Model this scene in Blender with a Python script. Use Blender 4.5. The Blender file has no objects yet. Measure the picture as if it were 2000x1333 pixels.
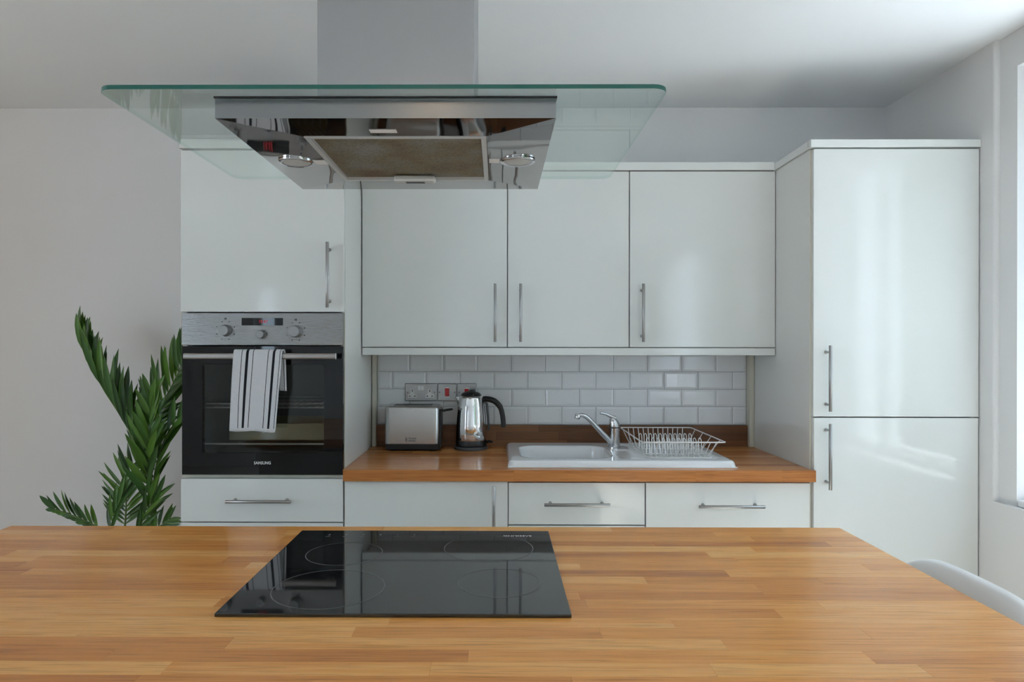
import bpy, bmesh, math, random
from mathutils import Vector, Matrix
random.seed(7)
scene = bpy.context.scene
COL = scene.collection

# ------------------------------------------------------------------ camera
F_PX = 1333.0
CAM = Vector((.5586, -2.4885, 1.3588))
YAW, PITCH, ROLL = .0059, -.0013, .0009
_f = Vector((-math.sin(YAW)*math.cos(PITCH), math.cos(YAW)*math.cos(PITCH), math.sin(PITCH)))
_r0 = Vector((math.cos(YAW), math.sin(YAW), 0)); _u0 = _r0.cross(_f)
_r = _r0*math.cos(ROLL) + _u0*math.sin(ROLL); _u = _u0*math.cos(ROLL) - _r0*math.sin(ROLL)
cd = bpy.data.cameras.new('camera'); cam = bpy.data.objects.new('camera', cd); COL.objects.link(cam)
cd.sensor_width = 36; cd.lens = F_PX/2000*36; cd.shift_x = 36.63/2000; cd.shift_y = 11.36/2000
cd.clip_start = .02
m3 = Matrix((_r, _u, -_f)).transposed()
cam.matrix_world = Matrix.Translation(CAM) @ m3.to_4x4()
scene.camera = cam

def at_y(u, v, y):
    """photo pixel -> point on the plane Y = y (depth comes from what the thing touches)"""
    d = _f + _r*((u-1000+36.63)/F_PX) + _u*((666.5+11.36-v)/F_PX)
    return CAM + d*((y-CAM.y)/d.y)

# ------------------------------------------------------------------ light
scene.view_settings.view_transform = 'Standard'
scene.view_settings.look = 'None'
scene.view_settings.gamma = 1
scene.view_settings.use_curve_mapping = False
scene.view_settings.exposure = 0.33
world = bpy.data.worlds.new('sky'); scene.world = world; world.use_nodes = True
bg = world.node_tree.nodes['Background']
bg.inputs[0].default_value = (.64, .82, 1.0, 1); bg.inputs[1].default_value = 5.0
sd = bpy.data.lights.new('sun', 'SUN'); sd.energy = 19; sd.angle = .02; sd.color = (.95, .98, 1)
sun = bpy.data.objects.new('sun', sd); COL.objects.link(sun)
sun.rotation_euler = Vector((-.50, .01, -.86)).to_track_quat('-Z', 'Y').to_euler()
def portal(loc, rot, sx, sy):
    l = bpy.data.lights.new('window_portal', 'AREA'); l.shape = 'RECTANGLE'; l.size = sx; l.size_y = sy
    l.cycles.is_portal = True
    o = bpy.data.objects.new('window_portal', l); COL.objects.link(o); o.location = loc; o.rotation_euler = rot

# ------------------------------------------------------------------ materials
MATS = {}
def mat(name, col, rough=.5, metal=0., spec=.5, coat=0., **kw):
    if name in MATS: return MATS[name]
    m = bpy.data.materials.new(name); m.use_nodes = True
    b = m.node_tree.nodes['Principled BSDF']
    b.inputs['Base Color'].default_value = (*col, 1); b.inputs['Roughness'].default_value = rough
    b.inputs['Metallic'].default_value = metal; b.inputs['Specular IOR Level'].default_value = spec
    b.inputs['Coat Weight'].default_value = coat
    if 'emit' in kw:
        b.inputs['Emission Color'].default_value = (*kw['emit'], 1); b.inputs['Emission Strength'].default_value = kw['es']
    MATS[name] = m
    return m
def nodes(m): return m.node_tree.nodes, m.node_tree.links, m.node_tree.nodes['Principled BSDF']
def N(ns, t, **kw):
    n = ns.new(t)
    for k, v in kw.items(): setattr(n, k, v)
    return n
def noise_bump(m, scale, dist, strength=1., stretch=(1, 1, 1), detail=3, geo=True, rough_var=None):
    ns, ln, b = nodes(m)
    g = N(ns, 'ShaderNodeNewGeometry'); mp = N(ns, 'ShaderNodeMapping'); mp.inputs['Scale'].default_value = stretch
    ln.new(g.outputs['Position'], mp.inputs['Vector'])
    t = N(ns, 'ShaderNodeTexNoise'); t.inputs['Scale'].default_value = scale; t.inputs['Detail'].default_value = detail
    ln.new(mp.outputs[0], t.inputs['Vector'])
    bp = N(ns, 'ShaderNodeBump'); bp.inputs['Distance'].default_value = dist; bp.inputs['Strength'].default_value = strength
    ln.new(t.outputs['Fac'], bp.inputs['Height']); ln.new(bp.outputs[0], b.inputs['Normal'])
    if rough_var:
        mr = N(ns, 'ShaderNodeMapRange'); mr.inputs['To Min'].default_value, mr.inputs['To Max'].default_value = rough_var
        ln.new(t.outputs['Fac'], mr.inputs['Value']); ln.new(mr.outputs[0], b.inputs['Roughness'])
    return m

wall_m = noise_bump(mat('wall_paint', (.76, .76, .76), .85, spec=.2), 60, .0006, .5)
ceil_m = mat('ceiling_paint', (.85, .87, .885), .9, spec=.15)
white_gloss = noise_bump(mat('white_gloss_lacquer', (.74, .755, .735), .085), 9, .0004, .35, detail=1)
cream = mat('cream_melamine', (.66, .64, .53), .4)
carc = mat('white_carcass', (.74, .75, .72), .16)
pvc = mat('white_window_frame', (.85, .85, .85), .3)
steel = noise_bump(mat('brushed_steel', (.27, .27, .275), .3, 1), 40, .0002, .25, (1, 1, 30), rough_var=(.17, .28))
steel_l = noise_bump(mat('light_brushed_steel', (.50, .49, .48), .3, 1), 40, .0002, .25, (1, 1, 30), rough_var=(.2, .3))
plate_m = mat('satin_plate_steel', (.36, .365, .37), .28, 1)
steel_v = noise_bump(mat('brushed_steel_vertical', (.40, .40, .41), .32, 1), 40, .0002, .3, (30, 30, 1), rough_var=(.27, .42))
polished = noise_bump(mat('polished_steel', (.42, .395, .375), .035, 1), 7, .004, .40, detail=1)
oven_steel = noise_bump(mat('brushed_oven_steel', (.30, .295, .29), .12, 1), 30, .0006, .8, (.6, .6, 30), rough_var=(.10, .16))
chrome = mat('chrome', (.78, .78, .79), .06, 1)
tap_chrome = mat('tap_chrome', (.62, .63, .65), .12, 1)
bar_m = mat('satin_steel_bar', (.36, .355, .35), .30, 1)
black_glass = mat('black_glass', (.006, .006, .007), .025)
hob_m = mat('black_ceramic_glass', (.010, .011, .012), .035, spec=.85)
black_pl = mat('black_plastic', (.012, .012, .013), .35)
dark_pl = mat('dark_grey_plastic', (.06, .062, .065), .4)
knob_m = mat('silver_plastic', (.30, .30, .30), .35, .6)
ceramic = mat('white_ceramic', (.80, .81, .82), .06, coat=.4)
tile_m = noise_bump(mat('white_glazed_tile', (.82, .835, .85), .07), 25, .0005, .25, detail=1)
grout_m = mat('grey_grout', (.46, .47, .48), .8)
wire_m = mat('white_coated_wire', (.74, .73, .72), .3, .2)
red_m = mat('red_switch', (.55, .004, .012), .25)
wplastic = mat('white_plastic', (.80, .80, .80), .3)
shell_m = mat('white_moulded_plastic', (.84, .84, .84), .35)
ring_m = mat('grey_print', (.15, .15, .15), .4)
print_w = mat('white_print', (.62, .62, .62), .4)
print_d = mat('dark_print', (.07, .07, .07), .5)
enamel = mat('grey_oven_enamel', (.30, .305, .30), .35)
tray_m = mat('yellowed_oven_tray', (.42, .38, .22), .5)
red_led = mat('red_led', (.1, 0, 0), .4, emit=(1, .03, .06), es=.3)
filter_frame = mat('aluminium_filter_frame', (.70, .70, .69), .35, .6)
tape_m = mat('white_tape', (.75, .75, .75), .6)
stem_m = mat('palm_stem_green', (.10, .16, .04), .5)
soil_m = noise_bump(mat('dark_soil', (.03, .02, .014), .95), 90, .01)
pot_m = mat('grey_ceramic_pot', (.35, .34, .33), .5)
leg_wood = mat('beech_leg', (.55, .36, .2), .45)
plinth_m = mat('plinth_white', (.68, .69, .67), .3)
paving = mat('pale_paving', (.62, .62, .62), .9)

def leaf_material():
    m = mat('palm_leaf', (.03, .10, .012), .38); ns, ln, b = nodes(m)
    oi = N(ns, 'ShaderNodeObjectInfo'); r = N(ns, 'ShaderNodeValToRGB')
    r.color_ramp.elements[0].color = (.014, .052, .008, 1); r.color_ramp.elements[1].color = (.085, .20, .018, 1)
    e = r.color_ramp.elements.new(.5); e.color = (.034, .110, .012, 1)
    ln.new(oi.outputs['Random'], r.inputs[0]); ln.new(r.outputs[0], b.inputs['Base Color'])
    b.inputs['Subsurface Weight'].default_value = 0
    return m
leaf_m = leaf_material()

def wood(name, stops, rough, ring=.62):
    """stave wood: tone per stave, grain along X in world metres"""
    m = mat(name, (.4, .2, .1), rough, spec=.35); ns, ln, b = nodes(m)
    oi = N(ns, 'ShaderNodeObjectInfo'); g = N(ns, 'ShaderNodeNewGeometry')
    off = N(ns, 'ShaderNodeVectorMath', operation='SCALE'); off.inputs[0].default_value = (13.1, 7.7, 5.3)
    ln.new(oi.outputs['Random'], off.inputs['Scale'])
    ad = N(ns, 'ShaderNodeVectorMath', operation='ADD'); ln.new(g.outputs['Position'], ad.inputs[0]); ln.new(off.outputs[0], ad.inputs[1])
    def nz(sc, stretch, det, dist=0.):
        mp = N(ns, 'ShaderNodeMapping'); mp.inputs['Scale'].default_value = stretch; ln.new(ad.outputs[0], mp.inputs[0])
        t = N(ns, 'ShaderNodeTexNoise'); t.inputs['Scale'].default_value = sc; t.inputs['Detail'].default_value = det
        t.inputs['Distortion'].default_value = dist
        ln.new(mp.outputs[0], t.inputs['Vector']); return t
    broad = nz(5, (.5, 4, 4), 2, .6); fine = nz(60, (.06, 2.2, 2.2), 4); pore = nz(190, (.05, 1.6, 1.6), 2)
    ramp = N(ns, 'ShaderNodeValToRGB'); ramp.color_ramp.interpolation = 'LINEAR'
    while len(ramp.color_ramp.elements) < len(stops): ramp.color_ramp.elements.new(.5)
    for e, (p, c) in zip(ramp.color_ramp.elements, stops): e.position = p; e.color = (*c, 1)
    s = N(ns, 'ShaderNodeMath', operation='MULTIPLY_ADD'); ln.new(broad.outputs[0], s.inputs[0]); s.inputs[1].default_value = .55
    s2 = N(ns, 'ShaderNodeMath', operation='MULTIPLY_ADD'); ln.new(oi.outputs['Random'], s2.inputs[0]); s2.inputs[1].default_value = ring; s2.inputs[2].default_value = .04 - .27
    ln.new(s2.outputs[0], s.inputs[2])
    s3 = N(ns, 'ShaderNodeMath', operation='MULTIPLY_ADD'); ln.new(fine.outputs[0], s3.inputs[0]); s3.inputs[1].default_value = .50; ln.new(s.outputs[0], s3.inputs[2])
    ln.new(s3.outputs[0], ramp.inputs[0])
    mr = N(ns, 'ShaderNodeMapRange'); mr.inputs['From Min'].default_value = .30; mr.inputs['From Max'].default_value = .48
    mr.inputs['To Min'].default_value = .72; mr.inputs['To Max'].default_value = 1.
    ln.new(pore.outputs[0], mr.inputs[0])
    mx = N(ns, 'ShaderNodeMix', data_type='RGBA', blend_type='MULTIPLY'); mx.inputs['Factor'].default_value = 1
    ln.new(ramp.outputs[0], mx.inputs['A']); ln.new(mr.outputs[0], mx.inputs['B'])
    ln.new(mx.outputs['Result'], b.inputs['Base Color'])
    bp = N(ns, 'ShaderNodeBump'); bp.inputs['Distance'].default_value = .0004; bp.inputs['Strength'].default_value = .25
    ln.new(fine.outputs[0], bp.inputs['Height']); ln.new(bp.outputs[0], b.inputs['Normal'])
    return m
oak = wood('oiled_oak_stave', [(0., (.30, .105, .030)), (.30, (.60, .225, .050)), (.65, (.78, .335, .080)), (1., (.90, .47, .15))], .21)
walnut = wood('stained_oak_stave', [(0., (.24, .080, .024)), (.35, (.45, .165, .046)), (.65, (.59, .24, .074)), (1., (.70, .33, .13))], .24)
upst = wood('dark_stained_stave', [(0., (.09, .036, .016)), (.4, (.17, .072, .030)), (1., (.26, .12, .052))], .35)
floor_m = wood('floor_oak', [(0., (.46, .40, .32)), (.5, (.58, .52, .44)), (1., (.66, .61, .53))], .4)

def mix_glass(name, tint, ior=1.5, rough=0., refl=1.):
    m = bpy.data.materials.new(name); m.use_nodes = True; ns, ln = m.node_tree.nodes, m.node_tree.links; ns.clear()
    o = N(ns, 'ShaderNodeOutputMaterial'); tr = N(ns, 'ShaderNodeBsdfTransparent'); tr.inputs[0].default_value = (*tint, 1)
    gl = N(ns, 'ShaderNodeBsdfGlossy'); gl.inputs['Roughness'].default_value = rough; gl.inputs[0].default_value = (refl, refl, refl, 1)
    fr = N(ns, 'ShaderNodeFresnel'); ge = N(ns, 'ShaderNodeNewGeometry')   # same reflectance on both faces of the sheet
    mi = N(ns, 'ShaderNodeMapRange'); mi.inputs['To Min'].default_value = ior; mi.inputs['To Max'].default_value = 1/ior
    ln.new(ge.outputs['Backfacing'], mi.inputs[0]); ln.new(mi.outputs[0], fr.inputs[0])
    mx = N(ns, 'ShaderNodeMixShader'); ln.new(fr.outputs[0], mx.inputs[0]); ln.new(tr.outputs[0], mx.inputs[1]); ln.new(gl.outputs[0], mx.inputs[2])
    ln.new(mx.outputs[0], o.inputs[0]); MATS[name] = m; return m
pane_glass = mix_glass('window_glass', (.97, .98, .98), 1.3)
hood_glass = mix_glass('hood_glass', (.93, .975, .955), 1.42)
hood_side = mix_glass('hood_glass_side', (.80, .90, .87), 1.2)
oven_glass = mix_glass('smoked_oven_glass', (.76, .77, .76), 1.40, .03)
edge_glass = mat('green_glass_edge', (.006, .105, .082), .08)

def filter_material():
    m = mat('greasy_filter_mesh', (.22, .18, .10), .5, .45); ns, ln, b = nodes(m)
    g = N(ns, 'ShaderNodeNewGeometry')
    v = N(ns, 'ShaderNodeTexVoronoi'); v.inputs['Scale'].default_value = 330; ln.new(g.outputs['Position'], v.inputs['Vector'])
    n1 = N(ns, 'ShaderNodeTexNoise'); n1.inputs['Scale'].default_value = 9; n1.inputs['Detail'].default_value = 4; ln.new(g.outputs['Position'], n1.inputs['Vector'])
    r = N(ns, 'ShaderNodeValToRGB'); r.color_ramp.elements[0].position = .34; r.color_ramp.elements[0].color = (.30, .29, .26, 1)
    r.color_ramp.elements[1].position = .72; r.color_ramp.elements[1].color = (.17, .085, .04, 1)
    e = r.color_ramp.elements.new(.52); e.color = (.25, .205, .115, 1)
    ln.new(n1.outputs[0], r.inputs[0])
    mr = N(ns, 'ShaderNodeMapRange'); mr.inputs['From Max'].default_value = .9; mr.inputs['To Min'].default_value = 1.25; mr.inputs['To Max'].default_value = .45
    ln.new(v.outputs['Distance'], mr.inputs[0])
    mx = N(ns, 'ShaderNodeMix', data_type='RGBA', blend_type='MULTIPLY'); mx.inputs['Factor'].default_value = 1
    ln.new(r.outputs[0], mx.inputs['A']); ln.new(mr.outputs[0], mx.inputs['B']); ln.new(mx.outputs['Result'], b.inputs['Base Color'])
    bp = N(ns, 'ShaderNodeBump'); bp.inputs['Distance'].default_value = .002; ln.new(v.outputs['Distance'], bp.inputs['Height']); ln.new(bp.outputs[0], b.inputs['Normal'])
    return m
filter_m = filter_material()

def towel_material():
    m = mat('striped_terry_cloth', (.6, .6, .62), .95, spec=.1); ns, ln, b = nodes(m)
    uv = N(ns, 'ShaderNodeUVMap'); sep = N(ns, 'ShaderNodeSeparateXYZ'); ln.new(uv.outputs[0], sep.inputs[0])
    prev = None
    for c, w in [(.177, .007), (.29, .027), (.41, .007), (.72, .007), (.838, .025), (.962, .006)]:
        a = N(ns, 'ShaderNodeMath', operation='SUBTRACT'); ln.new(sep.outputs[0], a.inputs[0]); a.inputs[1].default_value = c
        ab = N(ns, 'ShaderNodeMath', operation='ABSOLUTE'); ln.new(a.outputs[0], ab.inputs[0])
        lt = N(ns, 'ShaderNodeMath', operation='LESS_THAN'); ln.new(ab.outputs[0], lt.inputs[0]); lt.inputs[1].default_value = w
        if prev is None: prev = lt
        else:
            mxm = N(ns, 'ShaderNodeMath', operation='MAXIMUM'); ln.new(prev.outputs[0], mxm.inputs[0]); ln.new(lt.outputs[0], mxm.inputs[1]); prev = mxm
    gt = N(ns, 'ShaderNodeMath', operation='GREATER_THAN'); ln.new(sep.outputs[1], gt.inputs[0]); gt.inputs[1].default_value = .045
    mu = N(ns, 'ShaderNodeMath', operation='MULTIPLY'); ln.new(prev.outputs[0], mu.inputs[0]); ln.new(gt.outputs[0], mu.inputs[1])
    mx = N(ns, 'ShaderNodeMix', data_type='RGBA'); ln.new(mu.outputs[0], mx.inputs['Factor'])
    mx.inputs['A'].default_value = (.66, .665, .69, 1); mx.inputs['B'].default_value = (.02, .021, .026, 1)
    ln.new(mx.outputs['Result'], b.inputs['Base Color'])
    g = N(ns, 'ShaderNodeNewGeometry'); v = N(ns, 'ShaderNodeTexVoronoi'); v.inputs['Scale'].default_value = 260; ln.new(g.outputs['Position'], v.inputs['Vector'])
    bp = N(ns, 'ShaderNodeBump'); bp.inputs['Distance'].default_value = .0025; bp.inputs['Strength'].default_value = .7
    ln.new(v.outputs['Distance'], bp.inputs['Height']); ln.new(bp.outputs[0], b.inputs['Normal'])
    return m
towel_m = towel_material()

# ------------------------------------------------------------------ mesh helpers (world coordinates in, thing-local out)
def loc_of(p):
    v = Vector((0, 0, 0))
    while p is not None: v = v + p.location; p = p.parent
    return v
def link(name, me, m, parent=None, smooth=False):
    o = bpy.data.objects.new(name, me); COL.objects.link(o)
    if m is not None and not me.materials: me.materials.append(m)
    if parent is not None: o.parent = parent
    if smooth:
        for p in me.polygons: p.use_smooth = True
    return o
def finish(name, bm, m, parent=None, smooth=False, keep_origin=False, angle=None):
    """bm holds world coordinates; origin goes to the parent's origin, or to the base centre when top-level"""
    bmesh.ops.recalc_face_normals(bm, faces=bm.faces)
    if parent is not None: off = loc_of(parent)
    elif keep_origin: off = Vector((0, 0, 0))
    else:
        xs = [v.co for v in bm.verts]
        off = Vector(((min(c.x for c in xs)+max(c.x for c in xs))/2, (min(c.y for c in xs)+max(c.y for c in xs))/2, min(c.z for c in xs)))
    bmesh.ops.translate(bm, verts=bm.verts, vec=-off)
    me = bpy.data.meshes.new(name); bm.to_mesh(me); bm.free()
    o = link(name, me, m, parent, smooth)
    if parent is None: o.location = off
    if angle is not None:
        for p in me.polygons: p.use_smooth = True
        me.set_sharp_from_angle(angle=math.radians(angle))
    return o
def thing(name, label, cat, loc, group=None):
    o = bpy.data.objects.new(name, None); COL.objects.link(o); o.location = loc; o.empty_display_size = .05
    o['label'] = label; o['category'] = cat
    if group: o['group'] = group
    return o
def tag(o, label, cat, group=None):
    o['label'] = label; o['category'] = cat
    if group: o['group'] = group
    return o
def struct(o, label=None):
    o['kind'] = 'structure'
    if label: o['label'] = label; 
    return o
def add_box(bm, x0, x1, y0, y1, z0, z1, bev=0, seg=1):
    vs = [bm.verts.new((x, y, z)) for x in (x0, x1) for y in (y0, y1) for z in (z0, z1)]
    fs = [bm.faces.new([vs[i] for i in q]) for q in ((0, 1, 3, 2), (4, 6, 7, 5), (0, 4, 5, 1), (2, 3, 7, 6), (0, 2, 6, 4), (1, 5, 7, 3))]
    if bev:
        es = list({e for f in fs for e in f.edges})
        bmesh.ops.bevel(bm, geom=es, offset=bev, segments=seg, affect='EDGES', profile=.5)
    return vs
def box(name, x0, x1, y0, y1, z0, z1, m, parent=None, bev=.0015, seg=2):
    bm = bmesh.new(); add_box(bm, x0, x1, y0, y1, z0, z1, bev, seg)
    return finish(name, bm, m, parent)
def boxes(name, lst, m, parent=None, bev=0):
    bm = bmesh.new()
    for b in lst: add_box(bm, *b, bev)
    return finish(name, bm, m, parent)
def frame_basis(d):
    d = d.normalized(); a = Vector((0, 0, 1)) if abs(d.z) < .9 else Vector((1, 0, 0))
    x = d.cross(a).normalized(); return x, x.cross(d).normalized()
def add_tube(bm, pts, r, n=10, caps=True, closed=False):
    pts = [Vector(p) for p in pts]; k = len(pts)
    rs = r if isinstance(r, (list, tuple)) else [r]*k
    rings = []; px = None
    for i, p in enumerate(pts):
        if closed: t = (pts[(i+1) % k]-pts[i-1])
        else: t = pts[min(i+1, k-1)]-pts[max(i-1, 0)]
        t.normalize()
        if px is None: px, py = frame_basis(t)
        else:
            px = (px - t*px.dot(t)).normalized(); py = t.cross(px)
        py = t.cross(px)
        rings.append([bm.verts.new(p + (px*math.cos(2*math.pi*j/n) + py*math.sin(2*math.pi*j/n))*rs[i]) for j in range(n)])
    rng = range(k) if closed else range(k-1)
    for i in rng:
        a, b = rings[i], rings[(i+1) % k]
        for j in range(n): bm.faces.new((a[j], a[(j+1) % n], b[(j+1) % n], b[j]))
    if caps and not closed:
        bm.faces.new(rings[0][::-1]); bm.faces.new(rings[-1])
def add_lathe(bm, prof, c, n=32, axis='Z'):
    """prof: (radius, height) list; closed at both ends"""
    c = Vector(c); rings = []
    for r, h in prof:
        ring = []
        for j in range(n):
            a = 2*math.pi*j/n; x, y = r*math.cos(a), r*math.sin(a)
            v = Vector((x, y, h)) if axis == 'Z' else (Vector((x, -h, y)) if axis == 'Y' else Vector((h, x, y)))
            ring.append(bm.verts.new(c+v))
        rings.append(ring)
    for a, b in zip(rings, rings[1:]):
        for j in range(n): bm.faces.new((a[j], a[(j+1) % n], b[(j+1) % n], b[j]))
    bm.faces.new(rings[0][::-1]); bm.faces.new(rings[-1])
def lathe(name, prof, c, m, parent=None, n=32, axis='Z', angle=35):
    bm = bmesh.new(); add_lathe(bm, prof, c, n, axis); return finish(name, bm, m, parent, angle=angle)
def tube(name, pts, r, m, parent=None, n=10, closed=False):
    bm = bmesh.new(); add_tube(bm, pts, r, n, closed=closed); return finish(name, bm, m, parent, angle=50)
def bez(p0, p1, p2, p3, n):
    out = []
    for i in range(n+1):
        t = i/n; s = 1-t
        out.append(Vector(p0)*s**3 + Vector(p1)*3*s*s*t + Vector(p2)*3*s*t*t + Vector(p3)*t**3)
    return out
def smooth_path(pts, per=6):
    pts = [Vector(p) for p in pts]; out = []
    for i in range(len(pts)-1):
        a = pts[max(i-1, 0)]; b = pts[i]; c = pts[i+1]; d = pts[min(i+2, len(pts)-1)]
        for k in range(per):
            t = k/per
            out.append(.5*((2*b)+(c-a)*t+(2*a-5*b+4*c-d)*t*t+(3*b-a-3*c+d)*t**3))
    out.append(pts[-1]); return out
def prism(name, poly, z0, z1, m, parent=None):
    bm = bmesh.new(); lo = [bm.verts.new((x, y, z0)) for x, y in poly]; hi = [bm.verts.new((x, y, z1)) for x, y in poly]
    n = len(poly); bm.faces.new(lo[::-1]); bm.faces.new(hi)
    for i in range(n): bm.faces.new((lo[i], lo[(i+1) % n], hi[(i+1) % n], hi[i]))
    return finish(name, bm, m, parent)
def rrect(x0, x1, y0, y1, r, n=6):
    out = []
    for cx, cy, a0 in ((x1-r, y1-r, 0), (x0+r, y1-r, 90), (x0+r, y0+r, 180), (x1-r, y0+r, 270)):
        for i in range(n+1):
            a = math.radians(a0+90*i/n); out.append((cx+r*math.cos(a), cy+r*math.sin(a)))
    return out
def text(name, s, loc, size, m, parent, rot=(math.pi/2, 0, 0), bold=.0, ext=.0002, sx=1.):
    c = bpy.data.curves.new('lettering', 'FONT'); c.body = s; c.size = size; c.extrude = ext; c.align_x = 'CENTER'; c.align_y = 'CENTER'; c.offset = bold
    c.resolution_u = 3
    t = bpy.data.objects.new('lettering', c); COL.objects.link(t)
    dg = bpy.context.evaluated_depsgraph_get(); me = bpy.data.meshes.new_from_object(t.evaluated_get(dg))
    bpy.data.objects.remove(t); bpy.data.curves.remove(c)
    from mathutils import Euler
    M = Matrix.Translation(Vector(loc)-loc_of(parent)) @ Euler(rot).to_matrix().to_4x4() @ Matrix.Diagonal((sx, 1, 1, 1))
    me.transform(M); me.name = name; me.materials.clear()
    return link(name, me, m, parent)

# ------------------------------------------------------------------ the room
XL, XR, YB, YR, ZC = -3.0, 2.304, .592, -5.2, 2.433
struct(box('floor', XL-.25, XR+.25, YR-.25, YB+.2, -.12, 0, floor_m, bev=0))
struct(box('ceiling', XL-.25, XR+.25, YR-.25, YB+.2, ZC, ZC+.15, ceil_m, bev=0))
struct(box('wall_back', XL-.25, XR+.25, YB, YB+.2, 0, ZC, wall_m, bev=0))

# right wall: plain by the fridge, then a shallow plaster recess that holds the windows
XO = XR+.25; XREC = XR+.016; YJ = -.085; ZS = .815; ZH = 2.31
W1 = (-1.12, -.165); W2 = (-4.6, -1.85); WL = (-3.6, -1.9)
bm = bmesh.new()
R = .014
arc = [(XR+R-R*math.cos(math.radians(a)), YJ+R-R*math.sin(math.radians(a))) for a in range(0, 91, 15)]
poly = [(XO, YB), (XR, YB)] + arc + [(XREC, YJ), (XO, YJ)]
lo = [bm.verts.new((x, y, ZS)) for x, y in poly]; hi = [bm.verts.new((x, y, ZC)) for x, y in poly]
bm.faces.new(lo[::-1]); bm.faces.new(hi)
for i in range(len(poly)): bm.faces.new((lo[i], lo[(i+1) % len(poly)], hi[(i+1) % len(poly)], hi[i]))
add_box(bm, XR, XO, YR, YB, 0, ZS)
add_box(bm, XREC, XO, W1[1], YJ, ZS, ZC); add_box(bm, XREC, XO, W2[1], W1[0], ZS, ZC); add_box(bm, XREC, XO, YR, W2[0], ZS, ZC)
for w in (W1, W2): add_box(bm, XREC, XO, w[0], w[1], ZH, ZC)
struct(finish('wall_right', bm, wall_m))
ZL = (.6, 2.25)
struct(boxes('wall_left', [(XL-.25, XL, WL[1], YB, 0, ZC), (XL-.25, XL, YR, WL[0], 0, ZC), (XL-.25, XL, WL[0], WL[1], 0, ZL[0]), (XL-.25, XL, WL[0], WL[1], ZL[1], ZC)], wall_m))
# rear wall behind the camera with a glazed garden door
D3 = (-2.19, -1.93)
boxes_rear = [(XL, D3[0], YR-.25, YR, 0, ZC), (D3[1], XR, YR-.25, YR, 0, ZC), (D3[0], D3[1], YR-.25, YR, 2.1, ZC)]
struct(boxes('wall_rear', boxes_rear, wall_m))

def window(name, w, label, mull):
    y0, y1 = w; g = .0008
    T = thing(name, label, 'window', ((XR+.16), (y0+y1)/2, ZS+.002)); del T['category']; struct(T)
    xf0, xf1 = XR+.10, XR+.16; t = .055
    boxes('window_frame', [(xf0, xf1, y0+g, y0+t, ZS+.025, ZH-g), (xf0, xf1, y1-t, y1-g, ZS+.025, ZH-g), (xf0, xf1, y0+t, y1-t, ZS+.025, ZS+.025+t), (xf0, xf1, y0+t, y1-t, ZH-t, ZH-g)], pvc, T, .003)
    ys = [y0+t] + mull + [y1-t]
    for q in mull: box('mullion', xf0, xf1, q-.03, q+.03, ZS+.025+t, ZH-t, pvc, T, .003)
    for a, b in zip(ys, ys[1:]):
        box('pane', xf0+.026, xf0+.030, a+(.03 if a in mull else 0), b-(.03 if b in mull else 0), ZS+.025+t, ZH-t, pane_glass, T, 0)
    box('window_sill', XREC+.001, xf1+.06, y0+g, y1-g, ZS+.0008, ZS+.024, pvc, T, .005, 3)
    portal((xf1+.02, (y0+y1)/2, (ZS+ZH)/2), (0, math.pi/2, 0), ZH-ZS, y1-y0)
window('window_1', W1, 'white framed window in the wall beside the tall fridge cabinet', [-.80])
window('fill_window_right', W2, 'wide white framed window added out of view in the right wall for fill light', [-3.2])  # unseen opening, added to give the cabinet fronts oblique fill light
T = thing('window_4', 'narrow glazed side light in the rear wall', 'window', ((D3[0]+D3[1])/2, YR-.12, .001)); del T['category']; struct(T)
a, b = D3
boxes('door_frame', [(a+.001, a+.055, YR-.15, YR-.09, .001, 2.099), (b-.055, b-.001, YR-.15, YR-.09, .001, 2.099), (a+.055, b-.055, YR-.15, YR-.09, .001, .12), (a+.055, b-.055, YR-.15, YR-.09, 2.0, 2.099)], pvc, T, .003)
box('pane', a+.055, b-.055, YR-.122, YR-.118, .12, 2.0, pane_glass, T, 0)
portal(((a+b)/2, YR-.2, 1.06), (-math.pi/2, 0, 0), b-a, 2.0)
T = thing('fill_window_left', 'wide white framed window added out of view in the left wall for fill light', 'window', (XL-.12, (WL[0]+WL[1])/2, ZL[0]+.001)); del T['category']; struct(T)  # unseen opening, added as fill from the left, clear of the door reflections
a, b = WL
boxes('window_frame', [(XL-.15, XL-.09, a+.001, a+.06, ZL[0]+.001, ZL[1]-.001), (XL-.15, XL-.09, b-.06, b-.001, ZL[0]+.001, ZL[1]-.001), (XL-.15, XL-.09, a+.06, b-.06, ZL[0]+.001, ZL[0]+.06), (XL-.15, XL-.09, a+.06, b-.06, ZL[1]-.06, ZL[1]-.001)], pvc, T, .003)
box('pane', XL-.122, XL-.118, a+.06, b-.06, ZL[0]+.06, ZL[1]-.06, pane_glass, T, 0)
portal((XL-.2, (a+b)/2, (ZL[0]+ZL[1])/2), (0, -math.pi/2, 0), ZL[1]-ZL[0], b-a)
struct(box('baseboard_back', XL+.02, -.603, YB-.016, YB-.0005, .0005, .12, pvc))
struct(box('ground_outside', -30, 45, -45, 30, -.5, -.3, paving, bev=0))

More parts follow.
